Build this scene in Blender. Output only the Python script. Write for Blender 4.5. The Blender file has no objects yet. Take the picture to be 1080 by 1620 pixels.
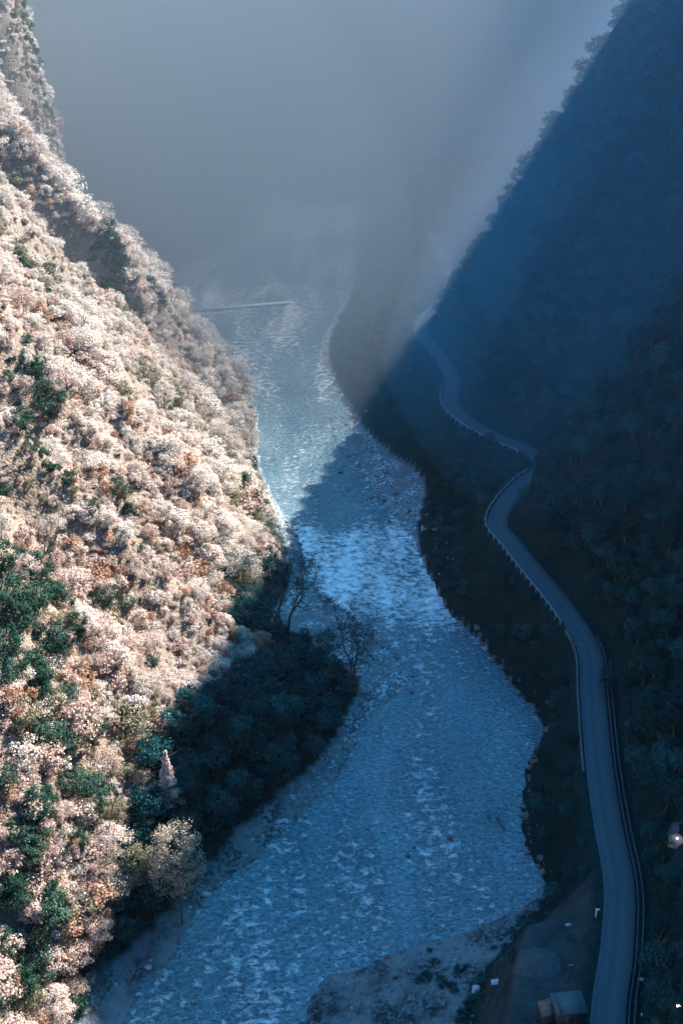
import bpy, bmesh, math, random
import numpy as np
from mathutils import Vector

SC = bpy.context.scene
COL = SC.collection
R = math.radians
SUN_EL, SUN_AZ = 42.0, 45.0            # azimuth clockwise from +Y (looking up the valley)
EXPOSURE = 2.15
SKY = 0.125
SUN = 5.0
HAZE_DENSITY = 0.00003
MIST = [((110, 840, 0, 450, 500, 185), .0034), ((75, 835, 0, 390, 445, 112), .0043), ((70, 860, 0, 340, 375, 72), .0040), ((-75, 500, 30, 105, 200, 125), .0016)]
MIST_RIGHT = [(155, 390, 80, 155, 190, 135), (155, 400, 95, 125, 145, 110)]
# ------------------------------------------------------------------ camera
CAM_H = 180.0
PITCH = 28.5
cam = bpy.data.cameras.new('camera')
cam.sensor_fit = 'VERTICAL'
cam.sensor_height = 36.0
cam.angle = R(45.0)
cam.lens = 18.0 / math.tan(R(22.5))
cam.clip_start = 1.0
cam.clip_end = 6000.0
cam_o = bpy.data.objects.new('camera', cam)
COL.objects.link(cam_o)
cam_o.location = (0, 0, CAM_H)
cam_o.rotation_euler = (R(90 - PITCH), 0, 0)
SC.camera = cam_o
# ------------------------------------------------------------------ world, sun, exposure
world = bpy.data.worlds.new('World')
SC.world = world
world.use_nodes = True
wn = world.node_tree
sky = wn.nodes.new('ShaderNodeTexSky')
sky.sky_type = 'NISHITA'
sky.sun_disc = False
sky.sun_elevation = R(SUN_EL)
sky.sun_rotation = R(SUN_AZ)
sky.ozone_density = 10.0
sky.air_density = 0.8
sky.dust_density = 1.5
tint = wn.nodes.new('ShaderNodeMix')            # deep blue winter sky
tint.data_type = 'RGBA'
tint.blend_type = 'MULTIPLY'
tint.inputs[0].default_value = 1.0
tint.inputs[7].default_value = (0.22, 0.97, 1.13, 1)
wn.links.new(sky.outputs[0], tint.inputs[6])
wn.links.new(tint.outputs[2], wn.nodes['Background'].inputs[0])
wn.nodes['Background'].inputs[1].default_value = SKY
sl = bpy.data.lights.new('sun', 'SUN')
sl.energy = SUN
sl.angle = R(0.53)
sl.color = (1.0, 0.93, 0.86)
sun_o = bpy.data.objects.new('sun', sl)
COL.objects.link(sun_o)
SDIR = Vector((math.cos(R(SUN_EL)) * math.sin(R(SUN_AZ)), math.cos(R(SUN_EL)) * math.cos(R(SUN_AZ)), math.sin(R(SUN_EL))))
sun_o.rotation_euler = (-SDIR).to_track_quat('-Z', 'Y').to_euler()
sun_o.location = SDIR * 900
vs = SC.view_settings
vs.view_transform = 'Standard'
vs.look = 'None'
vs.exposure = EXPOSURE
vs.gamma = 1.0
cy = SC.cycles
cy.max_bounces = 5
cy.diffuse_bounces = 1
cy.glossy_bounces = 2
cy.transmission_bounces = 2
cy.transparent_max_bounces = 24
cy.volume_bounces = 0
cy.caustics_reflective = False
cy.caustics_refractive = False
cy.use_denoising = True
cy.sample_clamp_indirect = 4.0

# ================================================================== helpers
rng = np.random.default_rng(7)
random.seed(7)


def perm(seed):
    return np.random.default_rng(seed).random((256, 256))


_P = {}


def vnoise(x, y, seed=0):
    if seed not in _P:
        _P[seed] = perm(seed + 100)
    p = _P[seed]
    xi = np.floor(x).astype(int)
    yi = np.floor(y).astype(int)
    fx = x - xi
    fy = y - yi
    fx = fx * fx * (3 - 2 * fx)
    fy = fy * fy * (3 - 2 * fy)
    a = p[xi & 255, yi & 255]
    b = p[(xi + 1) & 255, yi & 255]
    c = p[xi & 255, (yi + 1) & 255]
    d = p[(xi + 1) & 255, (yi + 1) & 255]
    return (a * (1 - fx) + b * fx) * (1 - fy) + (c * (1 - fx) + d * fx) * fy


def fbm(x, y, s, octs=3, seed=0):
    v = 0
    a = 1.0
    t = 0
    for k in range(octs):
        v = v + a * (vnoise(x / s, y / s, seed + k) - 0.5)
        t += a
        a *= 0.5
        s = s / 2.03
    return v / t * 2


def ss(a, b, x):
    t = np.clip((x - a) / (b - a), 0, 1)
    return t * t * (3 - 2 * t)


def mesh_np(name, v, f, mats=(), mi=None, smooth=False, uv=None, attrs=None):
    """v (n,3), f (m,k) arrays -> mesh"""
    me = bpy.data.meshes.new(name)
    v = np.asarray(v, dtype=np.float32)
    f = np.asarray(f, dtype=np.int32)
    m, k = f.shape
    me.vertices.add(len(v))
    me.vertices.foreach_set('co', v.ravel())
    me.loops.add(m * k)
    me.loops.foreach_set('vertex_index', f.ravel())
    me.polygons.add(m)
    me.polygons.foreach_set('loop_start', np.arange(0, m * k, k, dtype=np.int32))
    for mt in mats:
        me.materials.append(mt)
    if mi is not None:
        me.polygons.foreach_set('material_index', np.asarray(mi, dtype=np.int32))
    if smooth:
        me.polygons.foreach_set('use_smooth', np.ones(m, dtype=bool))
    if uv is not None:
        l = me.uv_layers.new(name='UVMap')
        l.data.foreach_set('uv', np.asarray(uv, dtype=np.float32)[f.ravel()].ravel())
    for n_, (dom, arr) in (attrs or {}).items():
        at_ = me.attributes.new(n_, 'FLOAT', dom)
        at_.data.foreach_set('value', np.asarray(arr, dtype=np.float32))
    me.update(calc_edges=True)
    me.validate()
    return me


def link(name, data, parent=None, loc=(0, 0, 0), kind=None, label=None, cat=None, group=None):
    o = bpy.data.objects.new(name, data)
    COL.objects.link(o)
    o.location = loc
    if parent is not None:
        o.parent = parent
    if kind:
        o['kind'] = kind
    if label:
        o['label'] = label
    if cat:
        o['category'] = cat
    if group:
        o['group'] = group
    return o


def thing(name, label, cat, loc=(0, 0, 0), rotz=0.0, group=None):
    o = link(name, None, None, loc, None, label, cat, group)
    o.rotation_euler = (0, 0, rotz)
    o.empty_display_size = 0.5
    return o


class MB:
    """collects quads"""

    def __init__(self):
        self.v = []
        self.f = []
        self.n = 0

    def add(self, v, f):
        v = np.asarray(v, float)
        self.v.append(v)
        self.f.append(np.asarray(f, int) + self.n)
        self.n += len(v)

    def box(self, c, s, rz=0.0):
        x, y, z = [q / 2 for q in s]
        v = np.array([(a * x, b * y, d * z) for a in (-1, 1) for b in (-1, 1) for d in (-1, 1)])
        cr, sr = math.cos(rz), math.sin(rz)
        v = np.stack([v[:, 0] * cr - v[:, 1] * sr, v[:, 0] * sr + v[:, 1] * cr, v[:, 2]], 1) + np.array(c)
        self.add(v, [(0, 1, 3, 2), (4, 6, 7, 5), (0, 4, 5, 1), (2, 3, 7, 6), (0, 2, 6, 4), (1, 5, 7, 3)])

    def tube(self, pts, rad, sides=5):
        pts = np.asarray(pts, float)
        n = len(pts)
        d = np.gradient(pts, axis=0)
        d /= np.linalg.norm(d, axis=1)[:, None] + 1e-9
        ref = np.array([0.31, 0.17, 0.93]) if abs(d[0][2]) < 0.9 else np.array([1.0, 0.2, 0.0])
        a = np.cross(d, ref)
        a /= np.linalg.norm(a, axis=1)[:, None] + 1e-9
        b = np.cross(d, a)
        th = np.arange(sides) / sides * 2 * math.pi
        rad = np.broadcast_to(np.asarray(rad, float), (n,))
        ring = pts[:, None, :] + rad[:, None, None] * (a[:, None, :] * np.cos(th)[None, :, None] + b[:, None, :] * np.sin(th)[None, :, None])
        f = []
        for i in range(n - 1):
            for j in range(sides):
                k = (j + 1) % sides
                f.append((i * sides + j, i * sides + k, (i + 1) * sides + k, (i + 1) * sides + j))
        self.add(ring.reshape(-1, 3), f)

    def ribbon(self, L, Rr):
        L = np.asarray(L, float)
        Rr = np.asarray(Rr, float)
        n = len(L)
        self.add(np.concatenate([L, Rr]), [(i, n + i, n + i + 1, i + 1) for i in range(n - 1)])

    def mesh(self, name, mats, **k):
        return mesh_np(name, np.concatenate(self.v), np.concatenate(self.f), mats, **k)


# ================================================================== materials
def mat(name):
    m = bpy.data.materials.new(name)
    m.use_nodes = True
    nt = m.node_tree
    return m, nt, nt.nodes['Principled BSDF'], nt.nodes['Material Output']


def node(nt, t, **k):
    n = nt.nodes.new(t)
    for a, b in k.items():
        setattr(n, a, b)
    return n


def ramp(nt, fac, stops, interp='LINEAR'):
    r = node(nt, 'ShaderNodeValToRGB')
    r.color_ramp.interpolation = interp
    e = r.color_ramp.elements
    while len(e) > 1:
        e.remove(e[-1])
    e[0].position = stops[0][0]
    e[0].color = (*stops[0][1], 1)
    for p, c in stops[1:]:
        q = e.new(p)
        q.color = (*c, 1)
    nt.links.new(fac, r.inputs[0])
    return r.outputs[0]


def noise(nt, vec, scale, detail=3, rough=0.55, dist=0.0):
    n = node(nt, 'ShaderNodeTexNoise')
    n.inputs['Scale'].default_value = scale
    n.inputs['Detail'].default_value = detail
    n.inputs['Roughness'].default_value = rough
    n.inputs['Distortion'].default_value = dist
    if vec is not None:
        nt.links.new(vec, n.inputs['Vector'])
    return n.outputs['Fac']


def mapping(nt, vec, scale=(1, 1, 1), rot=(0, 0, 0)):
    m = node(nt, 'ShaderNodeMapping')
    m.inputs['Scale'].default_value = scale
    m.inputs['Rotation'].default_value = rot
    nt.links.new(vec, m.inputs['Vector'])
    return m.outputs[0]


def mixc(nt, fac, a, b, mode='MIX'):
    m = node(nt, 'ShaderNodeMix', data_type='RGBA', blend_type=mode)
    for s, q in ((0, fac), (6, a), (7, b)):
        if isinstance(q, (int, float)):
            m.inputs[s].default_value = q
        elif isinstance(q, tuple):
            m.inputs[s].default_value = (*q, 1)
        else:
            nt.links.new(q, m.inputs[s])
    return m.outputs[2]


def math_(nt, op, a, b=None, clamp=False):
    m = node(nt, 'ShaderNodeMath', operation=op, use_clamp=clamp)
    for i, q in enumerate((a, b)):
        if q is None:
            continue
        if isinstance(q, (int, float)):
            m.inputs[i].default_value = q
        else:
            nt.links.new(q, m.inputs[i])
    return m.outputs[0]


def leaf_mat(name, cols, trans=0.3):
    """leaf colours: one draw per leaf (attribute rnd) mixed with a draw per plant"""
    m, nt, p, out = mat(name)
    at_ = node(nt, 'ShaderNodeAttribute', attribute_name='rnd')
    oi = node(nt, 'ShaderNodeObjectInfo')
    f = math_(nt, 'ADD', math_(nt, 'MULTIPLY', at_.outputs['Fac'], 0.55), math_(nt, 'MULTIPLY', oi.outputs['Random'], 0.45))
    n = len(cols)
    c = ramp(nt, f, [(0.08 + 0.84 * i / (n - 1), q) for i, q in enumerate(cols)])
    nt.links.new(c, p.inputs['Base Color'])
    p.inputs['Roughness'].default_value = 0.75
    p.inputs['Specular IOR Level'].default_value = 0.03
    tr = node(nt, 'ShaderNodeBsdfTranslucent')
    nt.links.new(c, tr.inputs[0])
    mx = node(nt, 'ShaderNodeMixShader')
    mx.inputs[0].default_value = trans
    nt.links.new(p.outputs[0], mx.inputs[1])
    nt.links.new(tr.outputs[0], mx.inputs[2])
    nt.links.new(mx.outputs[0], out.inputs[0])
    return m


def plain(name, col, rough=0.8, var=0.25, scale=1.5, bump=0.0, spec=0.3):
    m, nt, p, out = mat(name)
    tc = node(nt, 'ShaderNodeTexCoord')
    f = noise(nt, tc.outputs['Object'], scale, 5)
    c = ramp(nt, f, [(0.3, tuple(q * (1 - var) for q in col)), (0.7, tuple(min(1, q * (1 + var)) for q in col))])
    nt.links.new(c, p.inputs['Base Color'])
    p.inputs['Roughness'].default_value = rough
    p.inputs['Specular IOR Level'].default_value = spec
    if bump:
        b = node(nt, 'ShaderNodeBump')
        b.inputs['Strength'].default_value = bump
        nt.links.new(noise(nt, tc.outputs['Object'], scale * 3, 4), b.inputs['Height'])
        nt.links.new(b.outputs[0], p.inputs['Normal'])
    return m


M = {}
M['cream_leaf'] = leaf_mat('cream_leaf', [(.40, .33, .27), (.60, .51, .43), (.68, .59, .51), (.75, .67, .59)], .35)
M['pink_leaf'] = leaf_mat('pink_leaf', [(.26, .16, .125), (.52, .38, .31), (.62, .48, .41), (.72, .60, .53)], .35)
M['rust_leaf'] = leaf_mat('rust_leaf', [(.16, .07, .045), (.33, .19, .13), (.42, .25, .17), (.55, .38, .28)], .35)
M['olive_leaf'] = leaf_mat('olive_leaf', [(.06, .07, .035), (.16, .15, .09), (.28, .24, .16), (.40, .34, .25)], .3)
M['mix_leaf'] = leaf_mat('mix_leaf', [(.08, .09, .06), (.30, .26, .19), (.50, .41, .32), (.60, .51, .42)], .3)
M['green_leaf'] = leaf_mat('green_leaf', [(.008, .022, .014), (.015, .045, .03), (.03, .075, .05), (.08, .13, .09)], .15)
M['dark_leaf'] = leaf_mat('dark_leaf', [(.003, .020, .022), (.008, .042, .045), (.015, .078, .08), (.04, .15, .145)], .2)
M['bark'] = plain('bark', (.10, .085, .07), .9, .3, 3)
M['pale_bark'] = plain('pale_bark', (.30, .27, .24), .9, .3, 3)
M['asphalt'] = plain('asphalt', (.065, .075, .085), .75, .2, .35, 0, .3)
M['concrete'] = plain('concrete', (.30, .33, .35), .85, .2, .8)
M['old_paint'] = plain('old_paint', (.15, .22, .25), .7, .2, 1)
M['worn_concrete'] = plain('worn_concrete', (.06, .085, .095), .9, .4, .5)
M['dark_concrete'] = plain('dark_concrete', (.03, .045, .055), .9, .3, .8)
M['white_paint'] = plain('white_paint', (.62, .66, .7), .6, .08, 2)
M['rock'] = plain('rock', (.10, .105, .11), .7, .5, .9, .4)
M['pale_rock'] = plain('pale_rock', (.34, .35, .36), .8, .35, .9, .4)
M['rusty_steel'] = plain('rusty_steel', (.12, .08, .06), .7, .4, 2)
M['corrugated_roof'] = plain('corrugated_roof', (.05, .075, .085), .6, .2, .8)
M['white_sheet'] = plain('white_sheet', (.28, .33, .36), .6, .08, 1)

# ================================================================== plan of the valley (metres)
LV = np.array([(-60, 60), (-46, 146), (-39, 158), (-30, 172), (-18, 194), (-3, 215), (3, 232), (6, 244), (-6, 254), (-17, 267), (-12, 291), (-16, 316),
               (-21.6, 340), (-27, 366), (-30, 402), (-37, 437), (-44, 455), (-58, 478), (-84, 500), (-104, 525), (-118, 560), (-125, 600), (-135, 660), (-160, 740), (-170, 860), (-170, 1000), (-170, 2400)], float)
WL = np.array([(-54, 60), (-38, 146), (-32, 158), (-26.8, 173), (-14.2, 190), (0.7, 213), (4.6, 228), (14, 240), (16.5, 246), (8.2, 266), (-6.9, 288), (-13, 316),
               (-19.5, 336), (-28.9, 362), (-29.5, 381), (-32.5, 413), (-39, 443), (-48, 478), (-58, 513), (-66, 550), (-55, 600), (-46, 635), (-46, 690), (-46, 760), (-34, 820), (-20, 900), (0, 1000), (20, 1100)], float)
WR = np.array([(-22, 60), (-6.6, 147), (2.3, 156.6), (11.7, 162.4), (25, 167), (39.4, 176.5), (37.7, 187), (38, 198), (42.3, 216), (47, 227), (42, 242), (35.4, 260.6), (29, 281.5), (23.5, 298), (20, 323),
               (11.5, 344), (4.3, 381), (1.1, 413), (-4.9, 444), (-7.8, 478), (1.4, 534), (6.3, 601), (21, 686), (45, 760), (62, 820), (70, 900), (80, 1000), (90, 1100)], float)
RV = np.array([(0, 60), (22, 146), (27, 157), (34, 165), (40.5, 176.5), (39.5, 189), (40.5, 210), (47.5, 228), (42, 245), (37.5, 260), (32.2, 269), (27.3, 282), (23.2, 316), (27, 345), (24, 360), (13, 381), (4, 413), (-2, 444), (-4, 478), (5, 534), (11, 601),
               (27, 686), (55, 760), (76, 820), (86, 900), (96, 1000), (110, 1100), (110, 2400)], float)
ROADP = np.array([(28, 60), (35, 100), (40.9, 129.6), (45.2, 144.4), (48.3, 158.4), (49.3, 174.2), (50.9, 192.2), (53.5, 212.8), (55.6, 230), (52.8, 247), (48.6, 261.8), (44.4, 277), (41.6, 288), (45.2, 300), (52.4, 313), (58.5, 321.5), (56.5, 332),
                  (47, 343), (38.4, 357), (35.4, 371), (37.4, 388), (36, 404), (32, 421.6), (29.5, 437), (32, 451), (40.1, 470), (46.2, 499), (43.4, 549), (41, 597), (43, 634), (54, 700), (76, 770), (95, 820), (105, 900), (112, 1000)], float)
ROAD_Z = 20.0
ROAD_HALF = 2.65


def catmull(P, step):
    P = np.asarray(P, float)
    Q = np.vstack([2 * P[0] - P[1], P, 2 * P[-1] - P[-2]])
    out = []
    for i in range(1, len(Q) - 2):
        p0, p1, p2, p3 = Q[i - 1:i + 3]
        n = max(2, int(np.linalg.norm(p2 - p1) / step))
        t = (np.arange(n) / n)[:, None]
        m1 = (p2 - p0) / 2
        m2 = (p3 - p1) / 2
        out.append((2 * t**3 - 3 * t**2 + 1) * p1 + (t**3 - 2 * t**2 + t) * m1 + (-2 * t**3 + 3 * t**2) * p2 + (t**3 - t**2) * m2)
    out.append(P[-1:])
    return np.vstack(out)


ROAD = catmull(ROADP, 1.5)


def mono(P):
    C = catmull(P, 2.0)
    y = np.maximum.accumulate(C[:, 1] + np.arange(len(C)) * 1e-6)
    return C[:, 0], y


_lv, _wl, _wr, _rv, _rd = [mono(q) for q in (LV, WL, WR, RV, ROADP)]


def xat(c, y):
    return np.interp(y, c[1], c[0])


_seg_a = ROAD[:-1]
_seg_d = ROAD[1:] - ROAD[:-1]
_seg_l = (_seg_d ** 2).sum(1)


def road_dist(x, y):
    """distance to the road's centre line, chunked"""
    sh = np.shape(x)
    x = np.ravel(x)
    y = np.ravel(y)
    out = np.empty(len(x))
    for i in range(0, len(x), 20000):
        px = x[i:i + 20000, None] - _seg_a[None, :, 0]
        py = y[i:i + 20000, None] - _seg_a[None, :, 1]
        t = np.clip((px * _seg_d[:, 0] + py * _seg_d[:, 1]) / _seg_l, 0, 1)
        out[i:i + 20000] = np.sqrt(((px - t * _seg_d[:, 0]) ** 2 + (py - t * _seg_d[:, 1]) ** 2).min(1))
    return out.reshape(sh)


def seg_dist(x, y, P):
    P = np.asarray(P, float)
    best = np.full(np.shape(x), 1e9)
    for a, b in zip(P[:-1], P[1:]):
        d = b - a
        t = np.clip(((x - a[0]) * d[0] + (y - a[1]) * d[1]) / (d @ d), 0, 1)
        best = np.minimum(best, np.hypot(x - a[0] - t * d[0], y - a[1] - t * d[1]))
    return best


GULLIES = [([(-116, 402), (-101, 392), (-87, 393), (-73, 396), (-57, 409)], 7.0, 13.0), ([(-110, 415), (-92, 407), (-76, 408), (-62, 420)], 5.0, -4.5), ([(-70, 300), (-52, 312), (-38, 318)], 5.0, 5.0), ([(-88, 250), (-62, 258), (-45, 262)], 5.0, 6.0)]   # (line, half width, depth)


def terrain(x, y):
    x = np.asarray(x, float)
    y = np.asarray(y, float)
    lv, wl, wr, rv = xat(_lv, y), xat(_wl, y), xat(_wr, y), xat(_rv, y)
    rx = xat(_rd, y)
    # --- valley floor: river bed and gravel
    din = np.minimum(x - wl, wr - x)
    z = np.where(din > 0, -np.minimum(1.6, 0.25 * din), 0.10 + 0.05 * np.minimum(-din, 20) + 0.10 * fbm(x, y, 5, 3, 3))
    # --- left slope
    dl = lv - x
    g = np.interp(y, [60, 146, 165, 190, 215, 232, 250, 266, 300, 340, 437, 520, 600], [4, 6, 12, 24, 36, 40, 30, 20, 10, 7, 6, 4, 4])
    k = np.interp(y, [60, 150, 300, 470, 510, 545, 600, 660, 720], [1.25, 1.25, 1.2, 1.25, 2.4, 9.0, 7.0, 1.6, 1.0])
    toe = 0.38 + .42 * ss(148, 166, y) * ss(228, 205, y)
    hl = 0.7 + toe * np.minimum(dl, g) + k * np.maximum(dl - g, 0) * (1 - 0.0 * dl)
    ribs = fbm(x * 0.42 + y * 0.15, y, 26, 3, 11) * 9.0 + fbm(x * .7, y, 10, 2, 15) * 3.2
    hl = hl + ribs * ss(g * 0.5, g + 22, dl)
    for P, w, dp in GULLIES:
        hl = hl - dp * np.exp(-(seg_dist(x, y, P) / w) ** 2) * ss(0, 12, dl)
    cap = 300 + 30 * fbm(x, y, 160, 3, 21)
    cap = np.where(y > 395, np.minimum(cap, np.interp(y, [395, 425, 480, 520], [260, 138, 130, 300])), cap)
    hl = np.where(hl > cap - 40, cap - 40 + 40 * (1 - np.exp(-(hl - cap + 40) / 40)), hl)
    z = np.where(dl > 0, np.maximum(z, hl), z)
    # --- right bank up to the road
    rd = road_dist(x, y)
    right = x > rx
    dr = np.maximum(x - rv, 0)
    below = np.maximum(rd - 4.2, 0)
    t = dr / (dr + below + 1e-6)
    ter = 1 - ss(150, 161, y)
    tt = t * (1 - ter) + np.clip(t * 2.4, 0, 1) * ter
    prof = tt ** 1.05
    zb = 0.8 + (ROAD_Z - 0.3 - 0.8) * prof - ter * 2.2 * ss(0.05, 0.3, tt) * (1 - ss(0.85, 1.0, t)) + fbm(x, y, 8, 3, 31) * 1.3 * (1 - ter * .7) * np.clip(4 * t * (1 - t), 0, 1)
    # --- wall above the road
    up = np.maximum(rd - 5.2, 0)
    ye = np.interp(x, [20, 32, 50, 90, 200, 400], [462, 454, 454, 452, 438, 428])
    kk = 1.95 + (0.52 - 1.95) * ss(-14, 16, y - ye)
    base_up = np.where(up < 3, up * 1.9, 5.7 + (up - 3) * kk)
    wall = ROAD_Z - 0.3 + base_up + (fbm(x, y * .5, 22, 3, 41) * 5.5 + fbm(x, y, 8, 2, 44) * 1.6) * ss(1, 25, up)
    wall = wall + 15 * np.exp(-((x - 54.5) ** 2 + (y - 302.5) ** 2) / 34) * ss(4.4, 6.8, rd)
    rcap = np.interp(y, [0, 100, 320, 372, 430, 520, 700], [440, 460, 460, 345, 330, 150, 180]) + 14 * fbm(x, y, 120, 3, 51)
    wall = np.where(wall > rcap - 30, rcap - 30 + 30 * (1 - np.exp(-(wall - rcap + 30) / 30)), wall)
    zr = np.where(right, np.where(rd < 5.2, ROAD_Z - 0.3, wall), np.where(rd < 4.2, ROAD_Z - 0.3, zb))
    z = np.where(x > rv, np.maximum(z, zr), z)
    # --- mountains that close the valley
    far = (y - np.interp(x, [-900, -300, -60, 120, 300, 900], [760, 900, 1010, 1010, 1000, 1040])) * 0.62 + fbm(x, y, 150, 4, 61) * 40
    fcap = 330 + 20 * fbm(x, y, 200, 2, 71)
    far = np.where(far > fcap - 60, fcap - 60 + 60 * (1 - np.exp(-(far - fcap + 60) / 60)), far)
    shade_spur = (x - 118 + 10 * fbm(x, y, 40, 2, 65)) * 2.0 * ss(815, 870, y)  # spur added on the far right to cast shade over the mist
    shade_spur = np.minimum(shade_spur, 400 + 25 * fbm(x, y, 120, 3, 66))
    far = np.maximum(far, shade_spur)
    fcap = np.where(x > 60, fcap + 110, fcap)
    wriver = (din > -8)
    z = np.where((far > 0) & ~wriver, np.maximum(z, far), z)
    return z


def visible(p):
    """projected pixel of the photograph's 1080 x 1620 frame plus depth"""
    p = np.asarray(p, float)
    c, s = math.cos(R(PITCH)), math.sin(R(PITCH))
    dz = p[..., 2] - CAM_H
    dep = p[..., 1] * c - dz * s
    u = p[..., 1] * s + dz * c
    F = 810 / math.tan(R(22.5))
    return 540 + p[..., 0] / dep * F, 810 - u / dep * F, dep


# ================================================================== terrain mesh
def axis(spec):
    out = [spec[0][0]]
    for a, b, st in spec:
        n = max(1, int(round((b - a) / st)))
        out += list(a + (b - a) * (np.arange(n) + 1) / n)
    return np.array(out)


gx = axis([(-900, -300, 30), (-300, -150, 8), (-150, -60, 2.2), (-60, 75, 1.3), (75, 130, 2.2), (130, 300, 8), (300, 900, 30)])
gy = axis([(-500, 60, 25), (60, 110, 5), (110, 350, 1.4), (350, 520, 2.0), (520, 700, 4), (700, 1000, 10), (1000, 2300, 40)])
GX, GY = np.meshgrid(gx, gy)
GZ = terrain(GX, GY)
nx, ny = len(gx), len(gy)
ii = np.arange(nx * ny).reshape(ny, nx)
quads = np.stack([ii[:-1, :-1], ii[:-1, 1:], ii[1:, 1:], ii[1:, :-1]], -1).reshape(-1, 4)


def zone_arr():
    lv, rv = xat(_lv, GY), xat(_rv, GY)
    wl, wr = xat(_wl, GY), xat(_wr, GY)
    reach = np.interp(GY, [60, 420, 470, 540, 700], [99, 99, 16, 8, 6]) + 5 * fbm(GX, GY, 12, 2, 5)
    isl = np.hypot(GX + 54, (GY - 560) * .7) < 24 + 5 * fbm(GX, GY, 10, 2, 6)
    gravel = ((GX > lv - 1.5) & (GX < rv - 0.8 - 1.6 * ss(262, 250, GY) * ss(172, 180, GY)) & (((GX > wl - reach) & (GX < wr + reach)) | isl)).astype(float)
    rd = road_dist(GX, GY)
    rx = xat(_rd, GY)
    sand = ((GX > rv + 2) & (GX < rx) & (GY < 160 + 3 * fbm(GX, GY, 8, 2, 7)) & (GY > 60)).astype(float) * ss(3.6, 6, rd)
    return gravel.ravel(), sand.ravel()


za, zs = zone_arr()
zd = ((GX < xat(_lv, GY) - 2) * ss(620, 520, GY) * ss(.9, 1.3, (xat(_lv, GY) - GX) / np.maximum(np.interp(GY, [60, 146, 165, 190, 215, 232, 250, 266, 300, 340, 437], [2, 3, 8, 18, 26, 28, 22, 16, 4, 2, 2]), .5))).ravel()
def node_y(nt, v):
    q = node(nt, 'ShaderNodeSeparateXYZ')
    nt.links.new(v, q.inputs[0])
    return q.outputs['Y']


mt, nt, pb, out = mat('hillside_soil')
geo = node(nt, 'ShaderNodeNewGeometry')
pos = geo.outputs['Position']
n1 = noise(nt, pos, 0.06, 5)
n2 = noise(nt, pos, 0.9, 6, 0.65)
vor = node(nt, 'ShaderNodeTexVoronoi')
vor.inputs['Scale'].default_value = 1.5
nt.links.new(pos, vor.inputs['Vector'])
n3 = noise(nt, pos, 2.2, 4, .7)
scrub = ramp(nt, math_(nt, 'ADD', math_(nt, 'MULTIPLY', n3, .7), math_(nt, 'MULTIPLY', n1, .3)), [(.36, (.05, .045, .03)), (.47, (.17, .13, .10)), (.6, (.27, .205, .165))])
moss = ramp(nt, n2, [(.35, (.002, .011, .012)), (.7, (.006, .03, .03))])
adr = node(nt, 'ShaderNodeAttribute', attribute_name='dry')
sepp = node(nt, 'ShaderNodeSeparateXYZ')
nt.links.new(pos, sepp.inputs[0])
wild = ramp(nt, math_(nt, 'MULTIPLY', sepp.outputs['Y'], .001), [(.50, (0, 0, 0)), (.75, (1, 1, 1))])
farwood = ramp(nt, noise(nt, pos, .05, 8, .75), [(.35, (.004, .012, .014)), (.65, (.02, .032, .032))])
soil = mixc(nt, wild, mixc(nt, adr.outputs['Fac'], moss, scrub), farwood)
peb = ramp(nt, vor.outputs['Color'], [(.15, (.04, .05, .05)), (.5, (.12, .14, .15)), (.85, (.28, .31, .32))])
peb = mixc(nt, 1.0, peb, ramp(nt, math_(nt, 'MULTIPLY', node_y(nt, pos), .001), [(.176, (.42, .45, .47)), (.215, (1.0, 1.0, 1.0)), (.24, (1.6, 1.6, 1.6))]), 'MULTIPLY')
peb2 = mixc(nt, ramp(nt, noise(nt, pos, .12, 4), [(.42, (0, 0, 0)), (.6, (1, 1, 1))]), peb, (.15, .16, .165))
sandc = ramp(nt, noise(nt, pos, .25, 5), [(.35, (.015, .025, .028)), (.65, (.035, .052, .056))])
ag = node(nt, 'ShaderNodeAttribute', attribute_name='gravel')
as_ = node(nt, 'ShaderNodeAttribute', attribute_name='sand')
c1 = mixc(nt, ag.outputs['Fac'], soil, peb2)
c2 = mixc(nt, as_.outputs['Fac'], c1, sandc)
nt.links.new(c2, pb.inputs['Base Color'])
pb.inputs['Roughness'].default_value = .9
pb.inputs['Specular IOR Level'].default_value = .06
bp = node(nt, 'ShaderNodeBump')
bp.inputs['Strength'].default_value = .8
bp.inputs['Distance'].default_value = .3
nt.links.new(vor.outputs['Distance'], bp.inputs['Height'])
nt.links.new(bp.outputs[0], pb.inputs['Normal'])
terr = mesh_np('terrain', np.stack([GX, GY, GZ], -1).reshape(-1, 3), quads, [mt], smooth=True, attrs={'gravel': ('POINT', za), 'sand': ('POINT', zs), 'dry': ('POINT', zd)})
link('terrain', terr, kind='structure')

# ================================================================== river
vy = axis([(60, 120, 2), (120, 420, .7), (420, 700, 1.5), (700, 1090, 5)])
nu = 110
uu = np.linspace(-0.06, 1.06, nu)
RX = xat(_wl, vy)[:, None] * (1 - uu) + xat(_wr, vy)[:, None] * uu
RY = np.repeat(vy[:, None], nu, 1)
rap_glare = np.interp(RY, [60, 140, 160, 215, 262, 283, 316, 330, 400, 430, 520, 620, 650, 690, 700, 800, 825, 1090], [-.04, -.03, -.03, -.05, .0, .13, .12, -.05, -.10, -.02, .03, .02, .16, .16, .02, .02, .25, .2]) + .05 * fbm(RX, RY, 30, 2, 87)  # painted sky glare on the middle reach, whitewater farther up
RZ = 0.16 * fbm(RX, RY * 1.9, 4.5, 3, 81) + 0.05 * fbm(RX, RY, 14, 2, 85)
ri = np.arange(RX.size).reshape(RX.shape)
rq = np.stack([ri[:-1, :-1], ri[:-1, 1:], ri[1:, 1:], ri[1:, :-1]], -1).reshape(-1, 4)
mw, nt, pb, out = mat('river_water')
geo = node(nt, 'ShaderNodeNewGeometry')
pos = geo.outputs['Position']
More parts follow.
